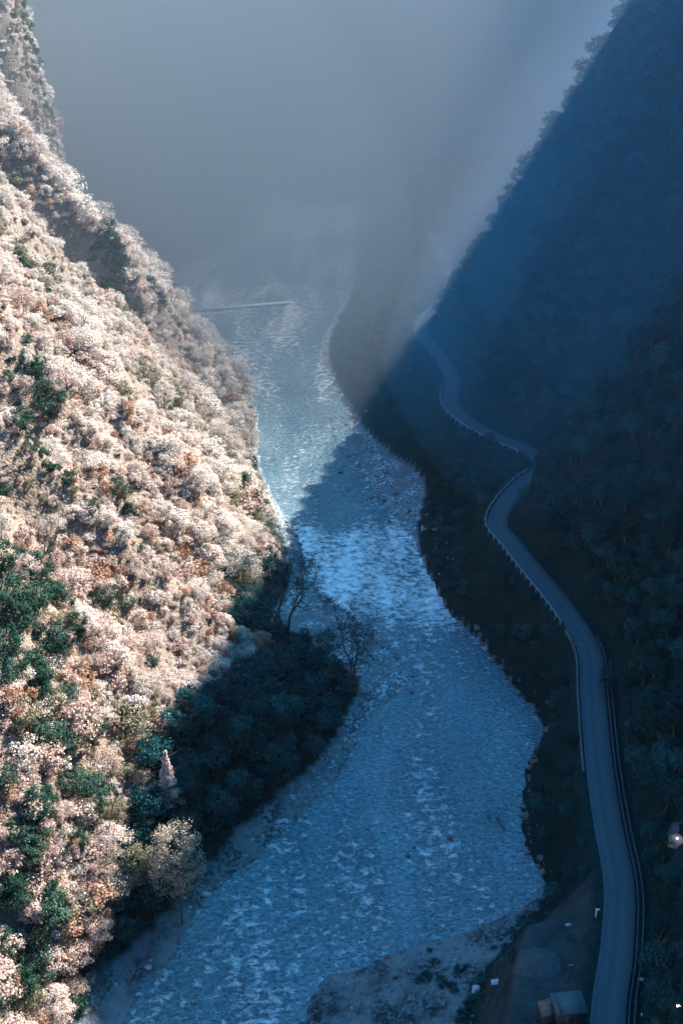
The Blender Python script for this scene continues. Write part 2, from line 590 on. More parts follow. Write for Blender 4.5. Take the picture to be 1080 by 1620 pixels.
rip = noise(nt, mapping(nt, pos, (.8, 1.25, 1), (0, 0, R(-14))), 1.0, 6, .66, .6)
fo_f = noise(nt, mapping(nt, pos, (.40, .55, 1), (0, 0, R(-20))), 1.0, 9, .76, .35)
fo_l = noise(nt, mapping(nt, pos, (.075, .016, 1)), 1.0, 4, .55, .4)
ard = node(nt, 'ShaderNodeAttribute', attribute_name='rapid_glare')
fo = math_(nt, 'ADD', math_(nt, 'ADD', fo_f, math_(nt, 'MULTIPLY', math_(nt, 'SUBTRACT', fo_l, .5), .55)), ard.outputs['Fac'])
foam_glare = ramp(nt, fo, [(.52, (0, 0, 0)), (.60, (.4, .4, .4)), (.70, (1, 1, 1))])  # white streaks: foam plus sky glare put into the colour
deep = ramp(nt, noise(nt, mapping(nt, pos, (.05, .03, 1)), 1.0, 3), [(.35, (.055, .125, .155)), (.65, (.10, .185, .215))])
chop_shade = ramp(nt, noise(nt, mapping(nt, pos, (1.0, 1.5, 1), (0, 0, R(-12))), 1.0, 6, .74, .7), [(.37, (.22, .24, .26)), (.5, (.8, .8, .8)), (.63, (1.7, 1.7, 1.7))])  # dark wave troughs and bright crests shaded into the water colour
deep = mixc(nt, 1.0, deep, chop_shade, 'MULTIPLY')
col = mixc(nt, foam_glare, deep, (.80, .80, .77))
nt.links.new(col, pb.inputs['Base Color'])
rgh = math_(nt, 'ADD', math_(nt, 'MULTIPLY', foam_glare, .4), .22)
nt.links.new(rgh, pb.inputs['Roughness'])
pb.inputs['IOR'].default_value = 1.4
pb.inputs['Specular IOR Level'].default_value = .8
bp = node(nt, 'ShaderNodeBump')
bp.inputs['Strength'].default_value = 1.0
bp.inputs['Distance'].default_value = .6
nt.links.new(ramp(nt, math_(nt, 'ADD', fo_l, ard.outputs['Fac']), [(.36, (.6, .6, .6)), (.56, (1, 1, 1))]), bp.inputs['Strength'])
nt.links.new(rip, bp.inputs['Height'])
nt.links.new(bp.outputs[0], pb.inputs['Normal'])
link('river', mesh_np('river', np.stack([RX, RY, RZ], -1).reshape(-1, 3), rq, [mw], smooth=True, attrs={'rapid_glare': ('POINT', rap_glare.ravel())}), kind='structure')

# ================================================================== road
tan = np.gradient(ROAD, axis=0)
tan /= np.linalg.norm(tan, axis=1)[:, None]
nrm = np.stack([tan[:, 1], -tan[:, 0]], 1)        # points to the uphill side


def off(o, z, lo=None, hi=None):
    s = slice(None)
    P = ROAD + nrm * o
    if lo is not None:
        s = (ROAD[:, 1] >= lo) & (ROAD[:, 1] <= hi)
        P = P[s]
    return np.concatenate([P, np.full((len(P), 1), z)], 1)


mr, nt, pb, out = mat('road_asphalt')
uvn = node(nt, 'ShaderNodeUVMap')
sep = node(nt, 'ShaderNodeSeparateXYZ')
nt.links.new(uvn.outputs[0], sep.inputs[0])
geo = node(nt, 'ShaderNodeNewGeometry')
wn_ = noise(nt, geo.outputs['Position'], .35, 5)
tracks = ramp(nt, math_(nt, 'ADD', sep.outputs['X'], math_(nt, 'MULTIPLY', math_(nt, 'SUBTRACT', wn_, .5), .12)),
              [(.0, (.06, .105, .125)), (.08, (.036, .062, .075)), (.25, (.055, .088, .10)), (.42, (.034, .06, .073)), (.60, (.055, .088, .10)), (.80, (.034, .058, .07)), (1, (.012, .02, .025))])
nt.links.new(mixc(nt, wn_, tracks, (.035, .058, .068)), pb.inputs['Base Color'])
pb.inputs['Roughness'].default_value = .7
pb.inputs['Specular IOR Level'].default_value = .1
us = np.linspace(0, 1, 5)
RO = np.stack([off((u * 2 - 1) * ROAD_HALF, ROAD_Z) for u in us], 1)
n_, m_ = RO.shape[:2]
idx = np.arange(n_ * m_).reshape(n_, m_)
rq = np.stack([idx[:-1, :-1], idx[:-1, 1:], idx[1:, 1:], idx[1:, :-1]], -1).reshape(-1, 4)
uvs = np.stack([np.tile(us, n_), np.repeat(np.arange(n_) * .1, m_)], 1)
link('road', mesh_np('road', RO.reshape(-1, 3), rq, [mr], smooth=True, uv=uvs), kind='structure')


def strip_solid(o0, o1, z0, z1, lo, hi):
    mb = MB()
    a, b = off(o0, z1, lo, hi), off(o1, z1, lo, hi)
    c, d = off(o0, z0, lo, hi), off(o1, z0, lo, hi)
    mb.ribbon(a, b)
    mb.ribbon(c, a)
    mb.ribbon(b, d)
    return mb


link('kerb', strip_solid(3.05, 3.25, 19.6, 20.25, 128, 236).mesh('kerb', [M['dark_concrete']]), kind='structure')
link('gutter', strip_solid(3.9, 4.12, 19.6, 20.4, 128, 226).mesh('gutter', [M['dark_concrete']]), kind='structure')


def guard_rail(lo, hi, label, z=20.75, gap=3.0, outward=True):
    root = thing('guard_rail', label, 'guard rail', (0, 0, 0))
    mb = strip_solid(-3.3, -3.15, z - .32, z, lo, hi)
    link('rail', mb.mesh('rail', [M['old_paint']]), root)
    P = ROAD[(ROAD[:, 1] >= lo) & (ROAD[:, 1] <= hi)]
    N = nrm[(ROAD[:, 1] >= lo) & (ROAD[:, 1] <= hi)]
    L = np.concatenate([[0], np.cumsum(np.linalg.norm(np.diff(P, axis=0), axis=1))])
    ss_ = np.arange(0, L[-1], gap)
    ang = np.arctan2(N[:, 1], N[:, 0])
    pm = MB()
    pm.box((0, 0, 0), (.28, .28, 1.9))
    me = pm.mesh('post', [M['old_paint']])
    for s in ss_:
        x = np.interp(s, L, P[:, 0] - N[:, 0] * 3.45)
        y = np.interp(s, L, P[:, 1] - N[:, 1] * 3.45)
        p = link('post', me, root, (x, y, z - 1.0))
        p.rotation_euler = (0, 0, np.interp(s, L, ang))
    return root


guard_rail(334, 382, 'white guard rail on posts along the farther visible road bend')
guard_rail(240, 318, 'long white guard rail on the outer edge of the middle road bend')
link('parapet', strip_solid(-3.4, -3.05, 18.9, 20.5, 186, 238.5).mesh('parapet', [M['worn_concrete']]), label='low pale concrete parapet along the straight road below the overhanging tree', cat='parapet')

# ================================================================== vegetation shapes
def leaves(centers, radii, n_per, size, rg, flat=0.7, out_c=None, aspect=.7, droop=0.0):
    k = len(centers)
    n = k * n_per
    c = np.repeat(centers, n_per, 0)
    r = np.repeat(radii, n_per)
    d = rg.normal(size=(n, 3))
    d /= np.linalg.norm(d, axis=1)[:, None]
    p = c + d * (r * rg.random(n) ** 0.45)[:, None] * np.array([1, 1, flat])
    base = np.zeros(3) if out_c is None else out_c
    o = p - base
    o /= np.linalg.norm(o, axis=1)[:, None] + 1e-6
    lc = p - c
    lc /= np.linalg.norm(lc, axis=1)[:, None] + 1e-6
    nn = o * .5 + lc * .45 + rg.normal(size=(n, 3)) * .52 + np.array([0, 0, .3])
    nn /= np.linalg.norm(nn, axis=1)[:, None] + 1e-6
    t = np.cross(nn, rg.normal(size=(n, 3)))
    t /= np.linalg.norm(t, axis=1)[:, None] + 1e-6
    b = np.cross(nn, t)
    s = size * (.6 + .8 * rg.random(n))
    a, bb = t * s[:, None] * .5, b * s[:, None] * .5 * aspect
    v = np.stack([p - a, p - bb * .9, p + a, p + bb * .9], 1).reshape(-1, 3)
    v[:, 2] -= droop * np.hypot(v[:, 0], v[:, 1])
    return v, np.arange(n * 4).reshape(n, 4), rg.random(n)


def crown_pts(rg, w, h, z0, k, shape):
    d = rg.normal(size=(k, 3))
    d /= np.linalg.norm(d, axis=1)[:, None]
    if shape == 'dome':
        d[:, 2] = np.abs(d[:, 2]) * 1.0 - .12
    rr = (.45 + .55 * rg.random(k) ** .6)
    if shape == 'layer':
        d[:, 2] *= .75
    p = d * rr[:, None] * np.array([w / 2, w / 2, h / 2])
    if shape == 'cone':
        t = rg.random(k) ** .7
        a = rg.random(k) * 6.283
        r = (1 - t) * w / 2 * (.5 + .5 * rg.random(k))
        p = np.stack([np.cos(a) * r, np.sin(a) * r, (t - .5) * h], 1)
    p += np.array([rg.normal() * .06 * w, rg.normal() * .06 * w, 0])
    if shape == 'dome':
        p[:, 2] += z0
    else:
        p[:, 2] += z0 + h / 2
    return p


def foliage_mesh(name, material, seed, w, h, z0, k, n_per, size, shape='ball', cr=.2, flat=.7):
    rg = np.random.default_rng(seed)
    c = crown_pts(rg, w, h, z0, k, shape)
    r = w * cr * (.6 + .8 * rg.random(k))
    if shape == 'cone':
        r *= np.clip(1.3 - (c[:, 2] - z0) / h, .25, 1)
    v, f, rnd = leaves(c, r, n_per, size, rg, flat, np.array([0, 0, z0 + h * .3]))
    if z0 < .8:
        v[:, 2] = np.maximum(v[:, 2], -.6)
    return mesh_np(name, v, f, [material], attrs={'rnd': ('FACE', rnd)})


def grow(mb, rg, p, d, length, rad, depth, spread=.6, tips=None, up=.15):
    n = 4
    pts = [p]
    q = p.copy()
    dd = d.copy()
    for i in range(n):
        dd = dd + rg.normal(size=3) * .13 + np.array([0, 0, up * .3])
        dd /= np.linalg.norm(dd)
        q = q + dd * length / n
        pts.append(q.copy())
    mb.tube(pts, np.linspace(rad, rad * .6, n + 1), 5 if depth > 2 else 3)
    if depth == 0:
        if tips is not None:
            tips.append(q)
        return
    for j in range(2 + (rg.random() < .55)):
        nd = dd + rg.normal(size=3) * spread
        nd[2] += up
        nd /= np.linalg.norm(nd)
        st = pts[-1] if j < 2 else pts[2]
        grow(mb, rg, st, nd, length * (.62 + .25 * rg.random()), rad * .58, depth - 1, spread, tips, up)


def trunk_mesh(name, material, seed, h, rad, depth=2, spread=.5, lean=.06, frac=.55):
    rg = np.random.default_rng(seed)
    mb = MB()
    tips = []
    d = np.array([rg.normal() * lean, rg.normal() * lean, 1.0])
    grow(mb, rg, np.array([0, 0, -.6]), d / np.linalg.norm(d), h * frac, rad, depth, spread, tips, .25)
    return mb.mesh(name, [material]), tips


# --- shrub prototypes (one mesh each, 1 = nominal diameter of about 4 m)
SHRUB = {}
for cn, mk in (('cream', 'cream_leaf'), ('pink', 'pink_leaf'), ('rust', 'rust_leaf'), ('olive', 'olive_leaf'), ('green', 'green_leaf')):
    SHRUB[cn] = [foliage_mesh('shrub_' + cn, M[mk], 200 + i * 17 + len(cn), 4.0, [3.2, 4.2, 2.6][i], .1, [30, 34, 26][i], 48, .30, ['dome', 'ball', 'dome'][i], .2) for i in range(3)]
# --- dark trees of the shaded banks: (crown mesh, trunk mesh)
TREE = []
for i, (w, h, z0, shp) in enumerate([(7, 6, 2.5, 'ball'), (8, 5.2, 3.2, 'layer'), (6, 8, 2.0, 'ball'), (7.5, 6.5, 2.2, 'dome')]):
    TREE.append((foliage_mesh('crown', M['dark_leaf'], 300 + i, w, h, z0, 44, 40, .42, shp, .17, .6), trunk_mesh('trunk', M['bark'], 320 + i, z0 + h * .7, .22)[0]))

# ================================================================== vegetation placement
def scatter(x0, x1, y0, y1, step, rg, jitter=.9):
    xs = np.arange(x0, x1, step)
    ys = np.arange(y0, y1, step)
    X, Y = np.meshgrid(xs, ys)
    X = X + rg.uniform(-.5, .5, X.shape) * step * jitter
    Y = Y + rg.uniform(-.5, .5, X.shape) * step * jitter
    return X.ravel(), Y.ravel()


def in_frame(x, y, z, pad=60):
    px, py, dep = visible(np.stack([x, y, z], -1))
    return (px > -pad) & (px < 1080 + pad) & (py > -pad) & (py < 1620 + pad * 2) & (dep > 5)


def gn_scatter(name, pts, scale, rot, sel, sources, label=None):
    """one object: copies of the given plants' meshes on points"""
    me = bpy.data.meshes.new(name)
    me.vertices.add(len(pts))
    me.vertices.foreach_set('co', np.asarray(pts, np.float32).ravel())
    for n_, arr in (('size', scale), ('turn', rot)):
        a = me.attributes.new(n_, 'FLOAT', 'POINT')
        a.data.foreach_set('value', np.asarray(arr, np.float32))
    a = me.attributes.new('pick', 'INT', 'POINT')
    a.data.foreach_set('value', np.asarray(sel, np.int32))
    o = link(name, me, kind='stuff')
    if label:
        o['label'] = label
    ng = bpy.data.node_groups.new(name, 'GeometryNodeTree')
    ng.interface.new_socket('Geometry', in_out='INPUT', socket_type='NodeSocketGeometry')
    ng.interface.new_socket('Geometry', in_out='OUTPUT', socket_type='NodeSocketGeometry')
    N = ng.nodes
    L = ng.links
    gi = N.new('NodeGroupInput')
    go = N.new('NodeGroupOutput')
    gti = N.new('GeometryNodeGeometryToInstance')
    for s in sources[::-1]:
        oi = N.new('GeometryNodeObjectInfo')
        oi.transform_space = 'ORIGINAL'
        oi.inputs['Object'].default_value = s
        oi.inputs['As Instance'].default_value = True
        L.new(oi.outputs['Geometry'], gti.inputs[0])
    # one list of instances to pick from
    jn = N.new('GeometryNodeJoinGeometry')
    N.remove(gti)
    for s in sources[::-1]:
        oi = N.new('GeometryNodeObjectInfo')
        oi.transform_space = 'ORIGINAL'
        oi.inputs['Object'].default_value = s
        oi.inputs['As Instance'].default_value = True
        L.new(oi.outputs['Geometry'], jn.inputs[0])
    iop = N.new('GeometryNodeInstanceOnPoints')
    iop.inputs['Pick Instance'].default_value = True

    def attr(n, t):
        q = N.new('GeometryNodeInputNamedAttribute')
        q.data_type = t
        q.inputs['Name'].default_value = n
        return q.outputs['Attribute']
    cx = N.new('ShaderNodeCombineXYZ')
    L.new(attr('turn', 'FLOAT'), cx.inputs['Z'])
    L.new(gi.outputs[0], iop.inputs['Points'])
    L.new(jn.outputs[0], iop.inputs['Instance'])
    L.new(attr('pick', 'INT'), iop.inputs['Instance Index'])
    L.new(cx.outputs[0], iop.inputs['Rotation'])
    L.new(attr('size', 'FLOAT'), iop.inputs['Scale'])
    L.new(iop.outputs[0], go.inputs[0])
    md = o.modifiers.new('scatter', 'NODES')
    md.node_group = ng
    return o


rg = np.random.default_rng(55)
# ---------- left slope: shrubs
X, Y = scatter(-260, 10, 100, 640, 1.95, rg)
Xb, Yb = scatter(-150, -104, 520, 625, 1.25, rg)          # the steep rib behind the spur
X, Y = np.concatenate([X, Xb]), np.concatenate([Y, Yb])
lv = xat(_lv, Y)
Z = terrain(X, Y)
gtoe = np.interp(Y, [60, 146, 165, 190, 215, 232, 250, 266, 300, 340, 437], [2, 3, 8, 18, 26, 28, 22, 16, 4, 2, 2])
ok = (X < lv - gtoe) & in_frame(X, Y, Z) & (Z < 210)
X, Y, Z = X[ok], Y[ok], Z[ok]
n = len(X)
px, py, dep = visible(np.stack([X, Y, Z], -1))
# which kind grows where: patches in the ground plan, redder near the viewer
patch = fbm(X, Y, 24, 2, 91) + .5 * fbm(X, Y, 7, 2, 95)
near = ss(330, 150, Y)
u = rg.random(n)
kind = np.where(u < .78 - .62 * near + .35 * patch, 0, np.where(u < .97 - .17 * near + .15 * patch, 1, 2))
olive = (fbm(X, Y, 15, 2, 97) + rg.normal(size=n) * .15) > .42
kind = np.where(olive, 3, kind)
greenm = (fbm(X, Y, 13, 2, 99) + rg.normal(size=n) * .12 + .30 * near * ss(40, 60, -X) - .1) > .42
kind = np.where(greenm, 4, kind)
size = (.42 + .75 * rg.random(n) ** 2.2) * np.clip(1.05 + 1.1 * fbm(X, Y, 18, 2, 131), .6, 1.8) * np.where(rg.random(n) < .08, 1.5, 1.0)
var = rg.integers(0, 3, n)
turn = rg.random(n) * 6.283
seen = (px > -10) & (px < 1090) & (py > -20) & (py < 1660)
apparent = np.where(seen, size / dep, 0)
order = np.argsort(-apparent)
KN = ['cream', 'pink', 'rust', 'olive', 'green']
pick300 = set(order[:290].tolist())
sources = {}
KLAB = {'cream': 'pale cream dry leafy shrub', 'pink': 'pinkish tan dry leafy shrub', 'rust': 'rust brown leafy shrub', 'olive': 'olive brown leafy shrub', 'green': 'dark green leafy shrub'}
for i in order[:290]:
    kn = KN[kind[i]]
    o = link('shrub', SHRUB[kn][var[i]], None, (X[i], Y[i], Z[i] - .2), None, KLAB[kn] + ' on the near part of the sunlit left slope', 'shrub', kn + ' shrubs on the sunlit slope')
    o.rotation_euler = (0, 0, turn[i])
    o.scale = (size[i],) * 3
    sources.setdefault((int(kind[i]), int(var[i])), o)
rest = np.array([i for i in range(n) if i not in pick300])
keys = sorted(sources)
kidx = {k: j for j, k in enumerate(keys)}
sel = np.array([kidx.get((int(kind[i]), int(var[i])), kidx.get((int(kind[i]), 0), 0)) for i in rest])
gn_scatter('undergrowth', np.stack([X[rest], Y[rest], Z[rest] - .2], 1), size[rest], turn[rest], sel, [sources[k] for k in keys])
print('left shrubs', n, 'keys', keys)

# ---------- shaded trees: left toe and right slopes
rg = np.random.default_rng(77)
X1, Y1 = scatter(-90, 30, 120, 300, 3.6, rg)
lv = xat(_lv, Y1)
gt = np.interp(Y1, [60, 146, 165, 190, 215, 232, 250, 266, 290, 300], [8, 8, 14, 20, 27, 26, 20, 13, 7, 0])
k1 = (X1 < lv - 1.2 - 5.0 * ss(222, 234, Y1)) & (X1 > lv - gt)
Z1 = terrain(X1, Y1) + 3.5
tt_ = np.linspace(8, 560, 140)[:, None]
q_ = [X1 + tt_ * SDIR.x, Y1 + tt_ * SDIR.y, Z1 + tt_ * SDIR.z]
sunny = (terrain(q_[0], q_[1]) + 3 < q_[2]).all(0)  # crown colour follows this: pale where sunlit, dark where shaded
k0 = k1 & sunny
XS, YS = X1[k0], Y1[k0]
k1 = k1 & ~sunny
X1, Y1 = X1[k1], Y1[k1]
X2, Y2 = scatter(-20, 330, 110, 900, 3.1, rg)
rd = road_dist(X2, Y2)
rx = xat(_rd, Y2)
rv = xat(_rv, Y2)
k2 = (X2 > rv + 1.0) & np.where(X2 > rx, rd > 6.2, rd > 4.8) & ~((X2 < rx) & (Y2 < 162)) & ((Y2 < 480) | (rg.random(len(X2)) < .35))
X2, Y2 = X2[k2], Y2[k2]
below = X2 < xat(_rd, Y2)
s1 = .55 + .55 * rg.random(len(X1))
s2 = np.where(below, .26 + .30 * rg.random(len(X2)) ** 2, .40 + .55 * rg.random(len(X2)) ** 1.5)
X = np.concatenate([X1, X2])
Y = np.concatenate([Y1, Y2])
S = np.concatenate([s1, s2])
side = np.concatenate([np.zeros(len(X1), int), np.where(below, 1, 2)])
Z = terrain(X, Y)
ok = in_frame(X, Y, Z) & (Z < 178)
X, Y, Z, S, side = X[ok], Y[ok], Z[ok], S[ok], side[ok]
n = len(X)
px, py, dep = visible(np.stack([X, Y, Z], -1))
turn = rg.random(n) * 6.283
var = rg.integers(0, len(TREE), n)
seen = (px > 0) & (px < 1080) & (py > 0) & (py < 1640)
order = np.argsort(-np.where(seen, S / dep, 0))
TLAB = ['dark leafy tree standing in shadow at the foot of the left slope', 'small dark leafy tree on the shaded bank below the road', 'dark leafy tree on the shaded slope above the road']
TGRP = ['shaded trees on the left bank', 'trees between road and river', 'trees above the road']
tsrc = {}
for i in order[:280]:
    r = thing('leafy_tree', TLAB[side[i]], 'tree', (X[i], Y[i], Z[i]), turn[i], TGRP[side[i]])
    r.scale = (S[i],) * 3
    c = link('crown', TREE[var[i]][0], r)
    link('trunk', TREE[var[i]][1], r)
    tsrc.setdefault(int(var[i]), c)
rest = order[280:]
gn_scatter('forest', np.stack([X[rest], Y[rest], Z[rest]], 1), S[rest], turn[rest], [sorted(tsrc).index(int(v)) if int(v) in tsrc else 0 for v in var[rest]], [tsrc[k] for k in sorted(tsrc)])
print('dark trees', n)

# ================================================================== single plants, rocks and works
def ray_at(px, py, z):
    F = 810 / math.tan(R(22.5))
    a, b = (px - 540) / F, (810 - py) / F
    c, sn = math.cos(R(PITCH)), math.sin(R(PITCH))
    d = np.array([a, c + b * sn, -sn + b * c])
    return np.array([0, 0, CAM_H]) + d * (z - CAM_H) / d[2], d


def ground(px, py):
    """where the line of sight through a pixel of the photograph meets the ground"""
    d = ray_at(px, py, 0)[1]
    t = np.linspace(60, 1500, 6000)
    P = np.array([0, 0, CAM_H]) + t[:, None] * d
    h = terrain(P[:, 0], P[:, 1])
    k = np.argmax(P[:, 2] < h)
    x, y = P[k, 0], P[k, 1]
    return float(x), float(y), float(terrain(np.array([x]), np.array([y]))[0])


def tree(name, label, loc, crown_me, trunk_me, sc=1.0, rz=0.0, group=None):
    r = thing(name, label, 'tree', loc, rz, group)
    r.scale = (sc,) * 3
    if crown_me:
        link('crown', crown_me, r)
    link('trunk', trunk_me, r)
    return r


def bare_tree(seed, h, rad, w, stems=1, depth=5, leaf='dark_leaf', tw=26, ls=.26):
    """forked trunk with fine branches and a thin veil of twigs"""
    rg = np.random.default_rng(seed)
    mb = MB()
    tips = []
    for q in range(stems):
        d = np.array([rg.normal() * .25, rg.normal() * .2, 1.0])
        grow(mb, rg, np.array([.5 * q, .2 * q, -.5]), d / np.linalg.norm(d), h * .40, rad, depth, .55 * w, tips, .22)
    tm = mb.mesh('trunk', [M['bark']])
    T = np.array(tips)
    v, f, rnd = leaves(T, np.full(len(T), .95), tw, ls, rg, .5, np.array([0, 0, h * .5]))
    cm = mesh_np('crown', v, f, [M[leaf]], attrs={'rnd': ('FACE', rnd)})
    return cm, tm


gp = ground(452, 1020)
tree('bare_tree', 'tall forked thinly leaved tree standing alone on the shaded gravel bar', gp, *bare_tree(11, 16, .42, 1.0, 2), 1.3)
gp = ground(556, 1095)
tree('bare_tree', 'broad umbrella shaped thin tree at the river end of the shaded thicket', gp, *bare_tree(15, 13, .36, 1.25, 2), 1.25, 1.0)
gp = ground(440, 905)
tree('bare_tree', 'slender thin tree on the shaded bank just below the last sunlit crown', gp, *bare_tree(19, 13, .3, .8, 1), 1.0)
gp = ground(800, 1318)
o = tree('bare_tree', 'small leafless tree leaning over the water from the right bank', (gp[0], gp[1], gp[2] - .3), *bare_tree(23, 8, .16, .9, 1, 5, 'dark_leaf', 2), 1.0)
o.rotation_euler = (0, R(-24), 0)
gp = ground(62, 888)
cm, tm = bare_tree(27, 12, .34, 1.15, 1, 4, 'pink_leaf', 5)
o = tree('bare_tree', 'dead tree with dark crooked limbs spread over the pale scrub', gp, None, tm, 1.0, 2.0)
o.rotation_euler = (0, R(22), 0)
gp = ground(50, 742)
o = tree('bare_tree', 'short dead trunk with a few bare limbs amid pinkish scrub', gp, None, bare_tree(31, 9, .22, .8, 1, 4)[1], 1.0, .4)

# sun-topped trees that stand up out of the shadow
_S = np.array(SDIR)


def straight_trunk(seed, h, rad, crown_h):
    rg = np.random.default_rng(seed)
    mb = MB()
    zz = np.linspace(-.6, h, 9)
    xs = np.cumsum(rg.normal(size=9) * .10)
    ys = np.cumsum(rg.normal(size=9) * .10)
    xs -= xs[0]
    ys -= ys[0]
    mb.tube(np.stack([xs, ys, zz], 1), np.linspace(rad, rad * .25, 9), 6)
    for q in range(16):
        z = h - crown_h * rg.uniform(.05, 1.0)
        a = rg.uniform(0, 6.28)
        L = min(crown_h * rg.uniform(.35, .75), 3.2)
        b = np.array([np.interp(z, zz, xs), np.interp(z, zz, ys), z])
        mb.tube([b, b + np.array([math.cos(a) * L * .5, math.sin(a) * L * .5, L * .12]), b + np.array([math.cos(a) * L, math.sin(a) * L, L * .35])], [rad * .35, rad * .25, rad * .1], 4)
    return mb.mesh('trunk', [M['bark']])



def sunlit(P):
    t = np.linspace(3, 600, 500)
    Q = P + t[:, None] * _S
    return bool((terrain(Q[:, 0], Q[:, 1]) + 3.5 < Q[:, 2]).all())


for k, (px, py, mk, w, h, shp, lb) in enumerate([
        (275, 1306, 'mix_leaf', 10.0, 6.0, 'ball', 'broad pale cream tree with a sunlit top rising out of the shadow'),
        (180, 1376, 'mix_leaf', 8.5, 5.5, 'ball', 'pale cream domed tree with sunlit top, lowest on the shadowed foot of the slope'),
        (266, 1192, 'pink_leaf', 5.5, 7.0, 'cone', 'small pinkish pointed tree catching the sun above the shaded thicket'),
        (214, 1342, 'olive_leaf', 6.0, 5.0, 'ball', 'olive brown round tree with rusty top between two pale sunlit trees')]):
    d = ray_at(px, py, 0)[1]
    for t in np.arange(270, 150, -1.0):
        P = np.array([0, 0, CAM_H]) + t * d
        g = float(terrain(P[:1], P[1:2])[0])
        if P[2] > g + 5 and sunlit(P):
            break
    hh = P[2] - g
    h = min(hh * .82, 17.0)
    cz = hh - h * .95
    tree('tall_tree', lb, (P[0], P[1], g), foliage_mesh('crown', M[mk], 500 + k, w, h, cz, 170, 46, .32, shp, .14, .6), straight_trunk(520 + k, hh, .28, h), 1.0)
    print('tall tree', k, round(hh, 1))
gp = ground(166, 1352)
tree('slender_tree', 'tall slender tree with a bare pale trunk at the edge of the shadow', gp, foliage_mesh('crown', M['green_leaf'], 530, 6, 5, 13.5, 30, 40, .34, 'layer', .18, .6), trunk_mesh('trunk', M['bark'], 531, 24, .13, 0, .25, .0, .62)[0])

# pale crowns along the sunny edge of the river, dark evergreens and rusty conifers on the slope
PALE = [(foliage_mesh('crown', M['cream_leaf'], 540 + i, w, h, z0, 52, 60, .32, shp, .16, .6), trunk_mesh('trunk', M['bark'], 550 + i, 7, .2)[0]) for i, (w, h, z0, shp) in enumerate([(8, 6.5, 2, 'ball'), (9, 5.5, 2.4, 'dome'), (6.5, 7.5, 2, 'ball')])]
PINK = [(foliage_mesh('crown', M['pink_leaf'], 590 + i, w, h, z0, 52, 60, .32, shp, .16, .6), trunk_mesh('trunk', M['bark'], 596 + i, 6, .2)[0]) for i, (w, h, z0, shp) in enumerate([(8, 6, 2, 'ball'), (7, 5.5, 1.6, 'dome')])]
OLIVE = (foliage_mesh('crown', M['olive_leaf'], 598, 7, 6, 1.8, 50, 56, .32, 'ball', .16, .6), trunk_mesh('trunk', M['bark'], 599, 6, .2)[0])
rg = np.random.default_rng(5)
for k in range(60):
    y = rg.uniform(282, 470)
    x = float(xat(_lv, np.array([y]))[0]) - rg.uniform(0, 16) - (2 if y > 300 else 10)
    z = float(terrain(np.array([x]), np.array([y]))[0])
    tree('pale_tree', 'pale cream round tree at the sunlit foot of the left slope', (x, y, z - .3), *PALE[k % 3], rg.uniform(.6, 1.15), rg.uniform(0, 6), 'pale trees along the sunny bank')
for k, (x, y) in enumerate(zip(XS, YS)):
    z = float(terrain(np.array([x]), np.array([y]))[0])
    tree('pale_tree', 'round tree in sun-toned leaves at the sunlit rim of the shaded thicket', (x, y, z - .2), *(PINK[k % 2] if k % 3 else OLIVE), rg.uniform(.5, .85), rg.uniform(0, 6), 'sun-toned trees at the rim of the thicket')
for k in range(150):
    y = rg.uniform(150, 440)
    off_ = float(np.interp(y, [146, 165, 190, 215, 232, 250, 266, 300, 340, 437], [5, 12, 24, 33, 34, 28, 20, 10, 8, 8]))
    x = float(xat(_lv, np.array([y]))[0]) - off_ - rg.uniform(0, 75)
    z = float(terrain(np.array([x]), np.array([y]))[0])
    tree('pale_tree', 'pale dry round tree amid the scrub of the sunlit slope', (x, y, z - .3), *(PALE[k % 3] if rg.random() < .3 + ss(180, 330, y) * .6 else PINK[k % 2]), rg.uniform(.35, 1.0) ** 1.0 * (1.35 if k % 7 == 0 else 1.0), rg.uniform(0, 6), 'pale trees amid the scrub')
for k in range(48):
    y = rg.uniform(424, 470)
    x = float(xat(_lv, np.array([y]))[0]) - rg.uniform(2, 95)
    z = float(terrain(np.array([x]), np.array([y]))[0])
    tree('pale_tree', 'pale cream tree bunched on the crest of the left spur', (x, y, z - .3), *PALE[k % 3], rg.uniform(.7, 1.35), rg.uniform(0, 6), 'pale trees on the spur crest')
EVER = [(foliage_mesh('crown', M['green_leaf'], 560 + i, w, h, z0, 44, 50, .36, shp, .17, .7), trunk_mesh('trunk', M['bark'], 570 + i, 5, .2)[0]) for i, (w, h, z0, shp) in enumerate([(6, 8, 1, 'ball'), (7, 5.5, 1, 'ball'), (5, 6.5, .8, 'dome')])]
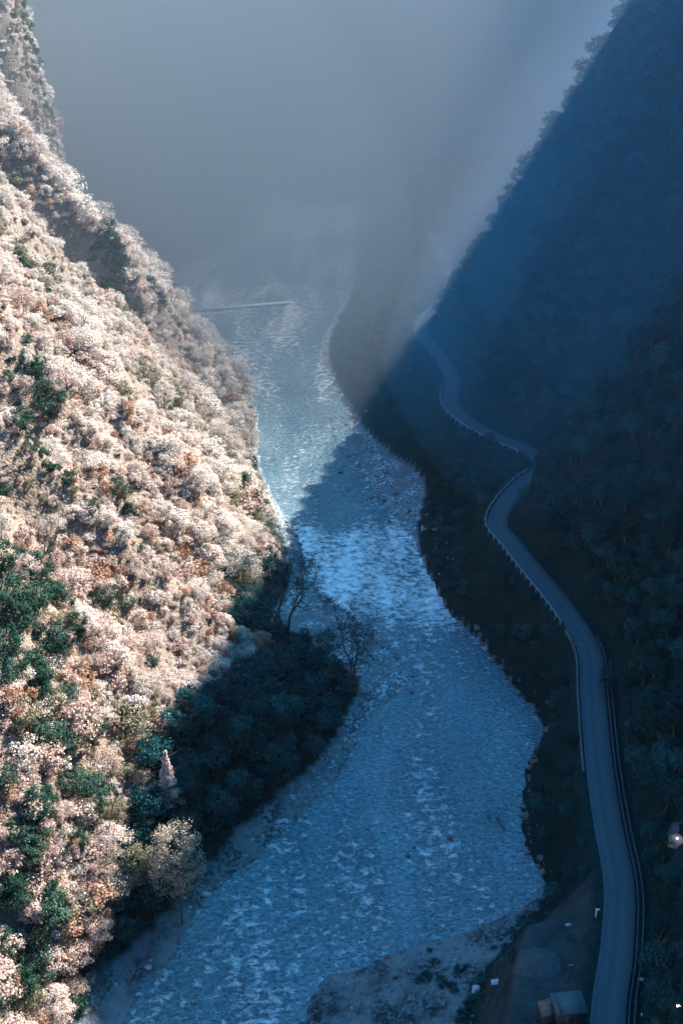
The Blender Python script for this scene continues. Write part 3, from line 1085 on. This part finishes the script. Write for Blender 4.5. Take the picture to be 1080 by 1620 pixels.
for k, (px, py, sc, sh) in enumerate([(78, 668, 1.35, 0), (36, 688, .8, 0), (62, 588, .7, 1), (188, 790, .9, 1), (205, 812, .8, 2), (18, 965, 1.2, 1), (32, 1015, 1.2, 0), (12, 1045, 1.0, 1), (70, 925, .8, 1), (62, 962, .9, 1), (86, 1035, 1.1, 1), (60, 1085, .9, 2),
                                   (100, 1190, .8, 0), (62, 1305, 1.0, 0), (150, 1172, .8, 1), (36, 1170, .8, 2), (90, 1480, 1.15, 0), (70, 1530, 1.0, 1), (118, 1255, .9, 1), (20, 1320, .9, 2), (150, 1290, .9, 0), (30, 1590, 1.1, 1), (110, 770, .6, 1), (168, 960, .9, 1), (8, 790, .6, 1), (25, 1440, .8, 0),
                                   (150, 810, .6, 1), (8, 905, 1.0, 1), (200, 970, .7, 1), (110, 1110, .7, 1), (175, 1140, .6, 2), (10, 1240, .7, 1)] + [(float(rg.uniform(0, 135)), float(rg.uniform(880, 1620)), float(rg.uniform(.4, .9)), int(rg.integers(0, 3))) for _ in range(60)]):
    gx_, gy_, gz_ = ground(px, py)
    if k == 0:
        lb, gr = 'largest dark evergreen tree standing alone high on the sunlit slope', None
    else:
        lb, gr = 'dark green evergreen tree among pale scrub on the sunlit slope', 'evergreens on the sunlit slope'
    tree('evergreen_tree', lb, (gx_, gy_, gz_ - .3), *EVER[sh], sc, k * .9, gr)
CON = foliage_mesh('crown', M['rust_leaf'], 580, 4.2, 9.5, .8, 46, 44, .32, 'cone', .13, .6)
CONT = trunk_mesh('trunk', M['bark'], 581, 9, .16, 0)[0]
for k, (px, py, sc) in enumerate([(48, 200, .9), (63, 208, 1.15), (28, 178, .8)]):
    gp = ground(px, py)
    tree('conifer', ['middle one of three rusty conifers on the skyline of the left spur', 'rightmost and tallest of three rusty conifers on the left spur', 'leftmost of three rusty conifers on the skyline of the left spur'][k], gp, CON, CONT, sc, k * 2.0)
gp = ground(968, 1092)
tree('leafy_tree', 'dark tree whose crown overhangs the road below the bend', (gp[0] - 1.2, gp[1], gp[2]), *TREE[0], .62, 1.0)

# ---------------------------------------------------------------- rocks
def rock_mesh(name, seed, material):
    rg = np.random.default_rng(seed)
    bm = bmesh.new()
    bmesh.ops.create_icosphere(bm, subdivisions=3, radius=.5)
    V = np.array([v.co[:] for v in bm.verts])
    for q in range(9):                                   # flat faces cut at random
        d = rg.normal(size=3)
        d /= np.linalg.norm(d)
        lim = rg.uniform(.24, .42)
        e = V @ d
        V -= np.outer(np.maximum(e - lim, 0) * .92, d)
    V *= np.array([1.15, .85, .62]) * (1 + .05 * rg.normal(size=(len(V), 1)))
    for v, c in zip(bm.verts, V):
        v.co = c
    me = bpy.data.meshes.new(name)
    bm.to_mesh(me)
    bm.free()
    me.materials.append(material)
    return me


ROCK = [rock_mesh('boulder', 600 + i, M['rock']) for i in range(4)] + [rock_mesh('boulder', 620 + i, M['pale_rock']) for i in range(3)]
rg = np.random.default_rng(9)
rock_src = {}


def boulder(x, y, s, m, label, group=None, sink=.12):
    z = float(terrain(np.array([x]), np.array([y]))[0])
    z = max(z, -.1)
    o = link('boulder', ROCK[m], None, (x, y, z + s * (.2 - sink)), None, label, 'boulder', group)
    o.rotation_euler = (rg.normal() * .15, rg.normal() * .15, rg.uniform(0, 6.28))
    o.scale = (s, s, s)
    rock_src.setdefault(m, o)
    return o


def edge(c, y):
    return float(xat(c, np.array([y]))[0])


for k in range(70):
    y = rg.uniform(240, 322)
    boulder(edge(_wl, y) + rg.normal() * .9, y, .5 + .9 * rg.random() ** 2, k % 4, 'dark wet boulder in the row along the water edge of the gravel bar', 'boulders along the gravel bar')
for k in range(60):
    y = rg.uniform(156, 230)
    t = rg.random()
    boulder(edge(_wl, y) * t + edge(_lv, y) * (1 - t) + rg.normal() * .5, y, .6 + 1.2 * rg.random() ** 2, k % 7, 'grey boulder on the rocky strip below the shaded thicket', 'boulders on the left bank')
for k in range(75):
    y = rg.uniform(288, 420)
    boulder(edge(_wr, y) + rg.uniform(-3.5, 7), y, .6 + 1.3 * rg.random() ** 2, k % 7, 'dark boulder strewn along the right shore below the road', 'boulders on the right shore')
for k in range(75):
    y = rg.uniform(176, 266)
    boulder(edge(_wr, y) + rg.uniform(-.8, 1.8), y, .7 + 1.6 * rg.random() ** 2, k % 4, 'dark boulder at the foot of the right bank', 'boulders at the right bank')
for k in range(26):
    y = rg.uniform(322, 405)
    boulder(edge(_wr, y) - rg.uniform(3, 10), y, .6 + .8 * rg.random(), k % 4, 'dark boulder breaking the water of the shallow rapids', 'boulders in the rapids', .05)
for k in range(26):
    x, y = rg.uniform(0, 27), rg.uniform(150, 166)
    if x > edge(_wr, y) - .5 and x < edge(_rv, y) + 1:
        boulder(x, y, .5 + 1.0 * rg.random() ** 2, k % 4, 'dark boulder on the gravel beach', 'boulders on the gravel beach')
for px, py, sc, lb in [(712, 1326, 1.5, 'lone dark boulder breaking the river surface in midstream'), (654, 1341, .9, 'upper of two small dark boulders in midstream'), (645, 1354, 1.0, 'lower of two small dark boulders in midstream')]:
    P = ray_at(px, py, .1)[0]
    boulder(float(P[0]), float(P[1]), sc, 0, lb, None, -.1)
# pebbles and stones: too many to count
X, Y = scatter(-70, 60, 140, 430, .95, rg)
wl, wr, lv, rv = xat(_wl, Y), xat(_wr, Y), xat(_lv, Y), xat(_rv, Y)
k = (((X < wl + .6) & (X > lv - .5)) | ((X > wr - .6) & (X < rv + .8))) & (rg.random(len(X)) < .62)
X, Y = X[k], Y[k]
Z = np.maximum(terrain(X, Y), -.05)
sz = .18 + .5 * rg.random(len(X)) ** 3
ks = sorted(rock_src)
gn_scatter('river_stones', np.stack([X, Y, Z + .04], 1), sz, rg.uniform(0, 6.28, len(X)), np.where(rg.random(len(X)) < .88, rg.integers(0, 4, len(X)), rg.integers(0, len(ks), len(X))), [rock_src[q] for q in ks])

# ---------------------------------------------------------------- dark scrub on the beach and the terrace edge
SCRUB = [foliage_mesh('scrub', M['dark_leaf'], 640 + i, 2.6, 1.6, .05, 16, 40, .22, 'dome', .2, .6) for i in range(2)]
for k, (px, py, sc) in enumerate([(672, 1549, 1.3), (700, 1556, 1.2), (688, 1521, .8), (724, 1538, 1.1), (716, 1565, 1.0), (738, 1530, .7), (768, 1548, 1.1), (748, 1560, .8), (800, 1500, .9), (815, 1480, 1.2), (828, 1462, 1.3), (745, 1590, 1.2), (732, 1608, 1.3), (758, 1578, 1.1), (780, 1500, .6), (680, 1505, .6), (905, 1488, .9), (812, 1514, 1.35), (868, 1450, .9), (840, 1450, 1.2)]):
    x, y, z = ground(px, py)
    lb = 'dark low scrub clump on the stony beach and terrace edge' if k != 17 else 'round dark bush alone on the sandy terrace'
    o = link('scrub_bush', SCRUB[k % 2], None, (x, y, z - .1), None, lb, 'bush', 'scrub on the beach' if k != 17 else None)
    o.scale = (sc,) * 3
    o.rotation_euler = (0, 0, k * 1.1)

# ---------------------------------------------------------------- works beside the road
x, y, z = ground(905, 1612)
hut = thing('hut', 'low hut with flat grey roof on the terrace beside the road', 'hut', (x - .6, y + 1.0, z - .2), .12)
mb = MB()
mb.box((0, 0, 1.2), (4.4, 3.6, 2.6))
link('wall', mb.mesh('wall', [M['dark_concrete']]), hut)
mb = MB()
mb.box((0, 0, 2.58), (5.0, 4.2, .16))
mb.box((-1.9, 0, 2.74), (.12, 4.2, .16))
link('roof', mb.mesh('roof', [M['corrugated_roof']]), hut)
mb = MB()
mb.box((-.5, -1.83, .95), (.9, .06, 1.9))
link('door', mb.mesh('door', [M['rusty_steel']]), hut)
x, y, z = ground(868, 1610)
shed = thing('shed', 'small dark lean-to shed on the near side of the flat roofed hut', 'shed', (x - .4, y, z - .1), .12)
mb = MB()
mb.box((0, 0, 1.0), (2.2, 2.6, 2.2))
link('wall', mb.mesh('wall', [M['dark_concrete']]), shed)
mb = MB()
mb.add([(-1.3, -1.5, 2.0), (1.3, -1.5, 2.45), (1.3, 1.5, 2.45), (-1.3, 1.5, 2.0), (-1.3, -1.5, 2.1), (1.3, -1.5, 2.55), (1.3, 1.5, 2.55), (-1.3, 1.5, 2.1)], [(3, 2, 1, 0), (4, 5, 6, 7), (0, 1, 5, 4), (1, 2, 6, 5), (2, 3, 7, 6), (3, 0, 4, 7)])
link('roof', mb.mesh('roof', [M['rusty_steel']]), shed)


def sheet(px, py, w, d, h, rz, label, name, cat):
    """crumpled sheet lying over something low"""
    x, y, z = ground(px, py)
    g = 15
    u = np.linspace(-1, 1, g)
    U, V = np.meshgrid(u, u)
    W = h * np.exp(-(U ** 2 + V ** 2) * 1.6) + .12 * fbm(U * 9 + px, V * 9, 3, 3, 111) + .06
    W = np.where(np.maximum(abs(U), abs(V)) > .99, .0, W)
    rag = 1 + .12 * fbm(U * 7 + px, V * 7, 3, 2, 113)
    ii_ = np.arange(g * g).reshape(g, g)
    q = np.stack([ii_[:-1, :-1], ii_[:-1, 1:], ii_[1:, 1:], ii_[1:, :-1]], -1).reshape(-1, 4)
    me = mesh_np(name, np.stack([U * w / 2 * rag, V * d / 2 * rag, W], -1).reshape(-1, 3), q, [M['white_sheet']], smooth=True)
    o = link(name, me, None, (x, y, z), None, label, cat)
    o.rotation_euler = (0, 0, rz)


sheet(787, 1553, 2.3, 1.1, .15, .1, 'flat white sheet lying on the sandy terrace edge', 'tarpaulin', 'sheet')
sheet(755, 1567, 2.0, 1.9, .9, -.2, 'bulky white wrapped heap beside the dark scrub of the beach', 'wrapped_heap', 'heap')
sheet(898, 1464, 1.0, .6, .2, .2, 'small pale rag at the far edge of the sandy terrace', 'rag', 'rag')
x, y, z = ground(946, 1452)
r = thing('marker_post', 'small white marker post at the left edge of the road above the terrace', 'post', (x - .5, y, z))
mb = MB()
mb.box((0, 0, .8), (.22, .22, 1.8))
link('pole', mb.mesh('pole', [M['white_paint']]), r)
mb = MB()
mb.box((.2, 0, 1.82), (.7, .2, .2))
link('cap', mb.mesh('cap', [M['white_paint']]), r)
x, y, z = ground(896, 1556)
r = thing('wooden_pole', 'thin dark pole standing upright on the sandy terrace', 'pole', (x, y, z))
mb = MB()
mb.tube([(0, 0, -.3), (.03, 0, 2), (.08, 0, 4.2)], [.12, .10, .08], 6)
link('shaft', mb.mesh('shaft', [M['bark']]), r)
mb = MB()
mb.box((.3, 0, 4.1), (.9, .1, .1))
link('arm', mb.mesh('arm', [M['pale_bark']]), r)
# mound of sand
x, y, z = ground(850, 1525)
g = 40
u = np.linspace(-1, 1, g)
U, V = np.meshgrid(u, u)
rr_ = np.hypot(U, V)
W = 1.5 * np.clip(1 - rr_, 0, 1) ** 1.0 + .2 * fbm(U * 8, V * 8, 3, 3, 121) * (rr_ < .9) - .25
ii_ = np.arange(g * g).reshape(g, g)
q = np.stack([ii_[:-1, :-1], ii_[:-1, 1:], ii_[1:, 1:], ii_[1:, :-1]], -1).reshape(-1, 4)
sandm = plain('sand_heap', (.04, .055, .06), .95, .3, .8, .3)
W = W - .5 - 3 * np.clip(rr_ - .75, 0, 1) + terrain(x + U * 5.5, y + V * 4.5) - z + .3
o = link('sand_mound', mesh_np('sand_mound', np.stack([U * 5.5, V * 4.5, W], -1).reshape(-1, 3), q, [sandm], smooth=True), None, (x, y, z), None, 'low heap of grey sand dumped on the terrace beside the road', 'sand heap')
# retaining wall under the road
mb = MB()
PL = off(-3.45, 19.4, 251, 266)
PB = off(-6.5, 9.0, 251, 266)
mb.ribbon(PL, PB)
mb.ribbon(PL + np.array([0, 0, .02]), off(-2.9, 19.42, 251, 266))
link('retaining_wall', mb.mesh('retaining_wall', [M['concrete']]), None, (0, 0, 0), None, 'pale sloping concrete retaining wall under the road at the bend', 'retaining wall')
# drain slot across the road
P = ROAD[np.argmin(abs(ROAD[:, 1] - 231))]
mb = MB()
mb.box((0, 0, 0), (6.4, .5, .05))
for q_ in range(8):
    mb.box((-2.8 + q_ * .8, 0, .05), (.08, .5, .03))
o = link('dark_strip', mb.mesh('dark_strip', [M['rusty_steel']]), None, (P[0], P[1], ROAD_Z + .03), None, 'dark drain grate across the road where the bend begins', 'road_strip')
o.rotation_euler = (0, 0, -.15)
# weir and far bridge
A, B = np.array([-64, 514.5]), np.array([-22.5, 525.5])
L_ = float(np.linalg.norm(B - A))
wz = math.atan2(B[1] - A[1], B[0] - A[0])
r = thing('weir', 'long pale concrete weir reaching across the river in the mist', 'weir', ((A[0] + B[0]) / 2, (A[1] + B[1]) / 2, 0), wz)
mb = MB()
mb.box((0, 0, .35), (L_, 2.4, .7))
link('crest', mb.mesh('crest', [M['white_paint']]), r)
for q_ in range(6):
    mb = MB()
    mb.box((-L_ / 2 + 3 + q_ * (L_ - 6) / 5, 0, .2), (1.2, 3.4, .8))
    link('buttress', mb.mesh('buttress', [M['concrete']]), r)
r = thing('footbridge', 'thin pale footbridge far off in the mist beyond the left spur', 'bridge', (-133, 784, 3), .34)
mb = MB()
mb.box((0, 0, 3), (30, 2.6, .5))
link('deck', mb.mesh('deck', [M['white_paint']]), r)
for q_ in range(3):
    mb = MB()
    mb.box((-10 + q_ * 10, 0, 0), (.8, 1.6, 5.4))
    link('pier', mb.mesh('pier', [M['concrete']]), r)
# cabin and post, added lights in place of sunlit spots; house in mist
added_glow_m, nt, pb, out = mat('added_glow')  # glow for the two added bulbs
pb.inputs['Emission Color'].default_value = (1, .9, .75, 1)
pb.inputs['Emission Strength'].default_value = 3
x, y, z = ground(1066, 1338)
cab = thing('cabin', 'small gabled cabin with an added light in place of sun, in the black trees', 'cabin', (x + .6, y, z + .8), -.5)
mb = MB()
mb.box((0, 0, .6), (3.0, 2.6, 2.8))
mb.add([(-1.5, -1.3, 2.0), (1.5, -1.3, 2.0), (0, -1.3, 3.1), (-1.5, 1.3, 2.0), (1.5, 1.3, 2.0), (0, 1.3, 3.1)], [(0, 1, 2, 2), (3, 5, 4, 4)])
link('wall', mb.mesh('wall', [M['concrete']]), cab)
mb = MB()
for sx in (-1, 1):
    v = np.array([(0, -1.7, 3.15), (sx * 1.9, -1.7, 1.78), (sx * 1.9, 1.7, 1.78), (0, 1.7, 3.15)])
    mb.add(np.concatenate([v, v + np.array([0, 0, .12])]), [(0, 1, 2, 3), (4, 5, 6, 7), (0, 4, 5, 1), (1, 5, 6, 2), (2, 6, 7, 3)])
link('roof', mb.mesh('roof', [M['corrugated_roof']]), cab)
mb = MB()
mb.tube([(0, -1.35, 2.55), (0, -2.0, 2.75), (0, -2.2, 2.6)], [.04, .04, .04], 6)
br = link('added_bracket', mb.mesh('added_bracket', [M['rusty_steel']]), cab)
mb = MB()
mb.box((0, -2.2, 2.5), (.24, .24, .16))
link('added_lamp', mb.mesh('added_lamp', [added_glow_m]), br)
pl = bpy.data.lights.new('added_cabin_light', 'POINT')  # added light brightens the gable, standing in for sun
pl.energy = 5
pl.color = (1, .82, .6)
pl.shadow_soft_size = .12
link('added_light', pl, br, (0, -2.2, 2.3))
x, y, z = ground(1075, 1609)
lp = thing('added_light_post', 'low post with an added white light for a sunlit spot below the cabin', 'lamp post', (x, y, z - .2))
mb = MB()
mb.tube([(0, 0, 0), (0, 0, 2.2), (-.3, 0, 2.5)], [.07, .05, .04], 6)
link('pole', mb.mesh('pole', [M['rusty_steel']]), lp)
mb = MB()
mb.box((-.5, 0, 2.5), (.6, .3, .16))
link('added_lamp', mb.mesh('added_lamp', [added_glow_m]), lp)
x, y, z = ground(850, 154)
r = thing('house', 'tiny white house far up the misty mountainside', 'house', (x, y, z - .5))
mb = MB()
mb.box((0, 0, 2.5), (6, 5, 6))
link('wall', mb.mesh('wall', [M['white_paint']]), r)
mb = MB()
mb.add([(-3.6, -3, 5.5), (3.6, -3, 5.5), (3.6, 3, 5.5), (-3.6, 3, 5.5), (-3.6, 0, 7.6), (3.6, 0, 7.6)], [(0, 1, 5, 4), (2, 3, 4, 5), (0, 4, 3, 3), (1, 2, 5, 5)])
link('roof', mb.mesh('roof', [M['corrugated_roof']]), r)
for px, py, sc, lb in [(1013, 1550, 1.0, 'upper pale boulder in the dark beside the road'), (1016, 1606, .8, 'lower pale boulder in the dark beside the road')]:
    x, y, z = ground(px, py)
    boulder(x, y, sc, 5, lb)

# ================================================================== haze
def air(name, density, aniso, col):
    hv = bpy.data.materials.new(name)
    hv.use_nodes = True
    nt = hv.node_tree
    nt.nodes.remove(nt.nodes['Principled BSDF'])
    pv = node(nt, 'ShaderNodeVolumePrincipled')
    pv.inputs['Color'].default_value = (*col, 1)
    pv.inputs['Density'].default_value = density
    pv.inputs['Anisotropy'].default_value = aniso
    nt.links.new(pv.outputs[0], nt.nodes['Material Output'].inputs['Volume'])
    return hv


mb = MB()
mb.box((0, 900, 241), (1850, 2860, 490))
link('haze', mb.mesh('haze', [air('haze_air', HAZE_DENSITY, 0.6, (.70, .86, 1.0))]), kind='stuff')
# the bank of mist that lies in the sunlit bend beyond the two spurs
for m_, dens, col in [(a_, b_, (.58, .595, .55)) for a_, b_ in MIST] + [(a_, .0011, (.66, .78, .88)) for a_ in MIST_RIGHT]:
    bm = bmesh.new()
    bmesh.ops.create_icosphere(bm, subdivisions=4, radius=1)
    for v in bm.verts:
        v.co = Vector((v.co.x * m_[3], v.co.y * m_[4], v.co.z * m_[5])) + Vector(m_[:3])
    if m_ in MIST_RIGHT:                              # clipped along the spur's shadow plane; added to blue the shaded slope
        pn = SDIR.cross(Vector((150, -24, 302))).normalized()
        p0 = Vector((52, 438, 44))
        for v in bm.verts:
            q_ = (v.co - p0).dot(pn)
            lim_ = -12 if m_ is MIST_RIGHT[0] else -3
            if q_ < lim_:
                v.co += pn * (lim_ - q_)
    me = bpy.data.meshes.new('mist')
    bm.to_mesh(me)
    bm.free()
    me.materials.append(air('mist_air', dens, -0.58, col))
    link('mist', me, kind='stuff')
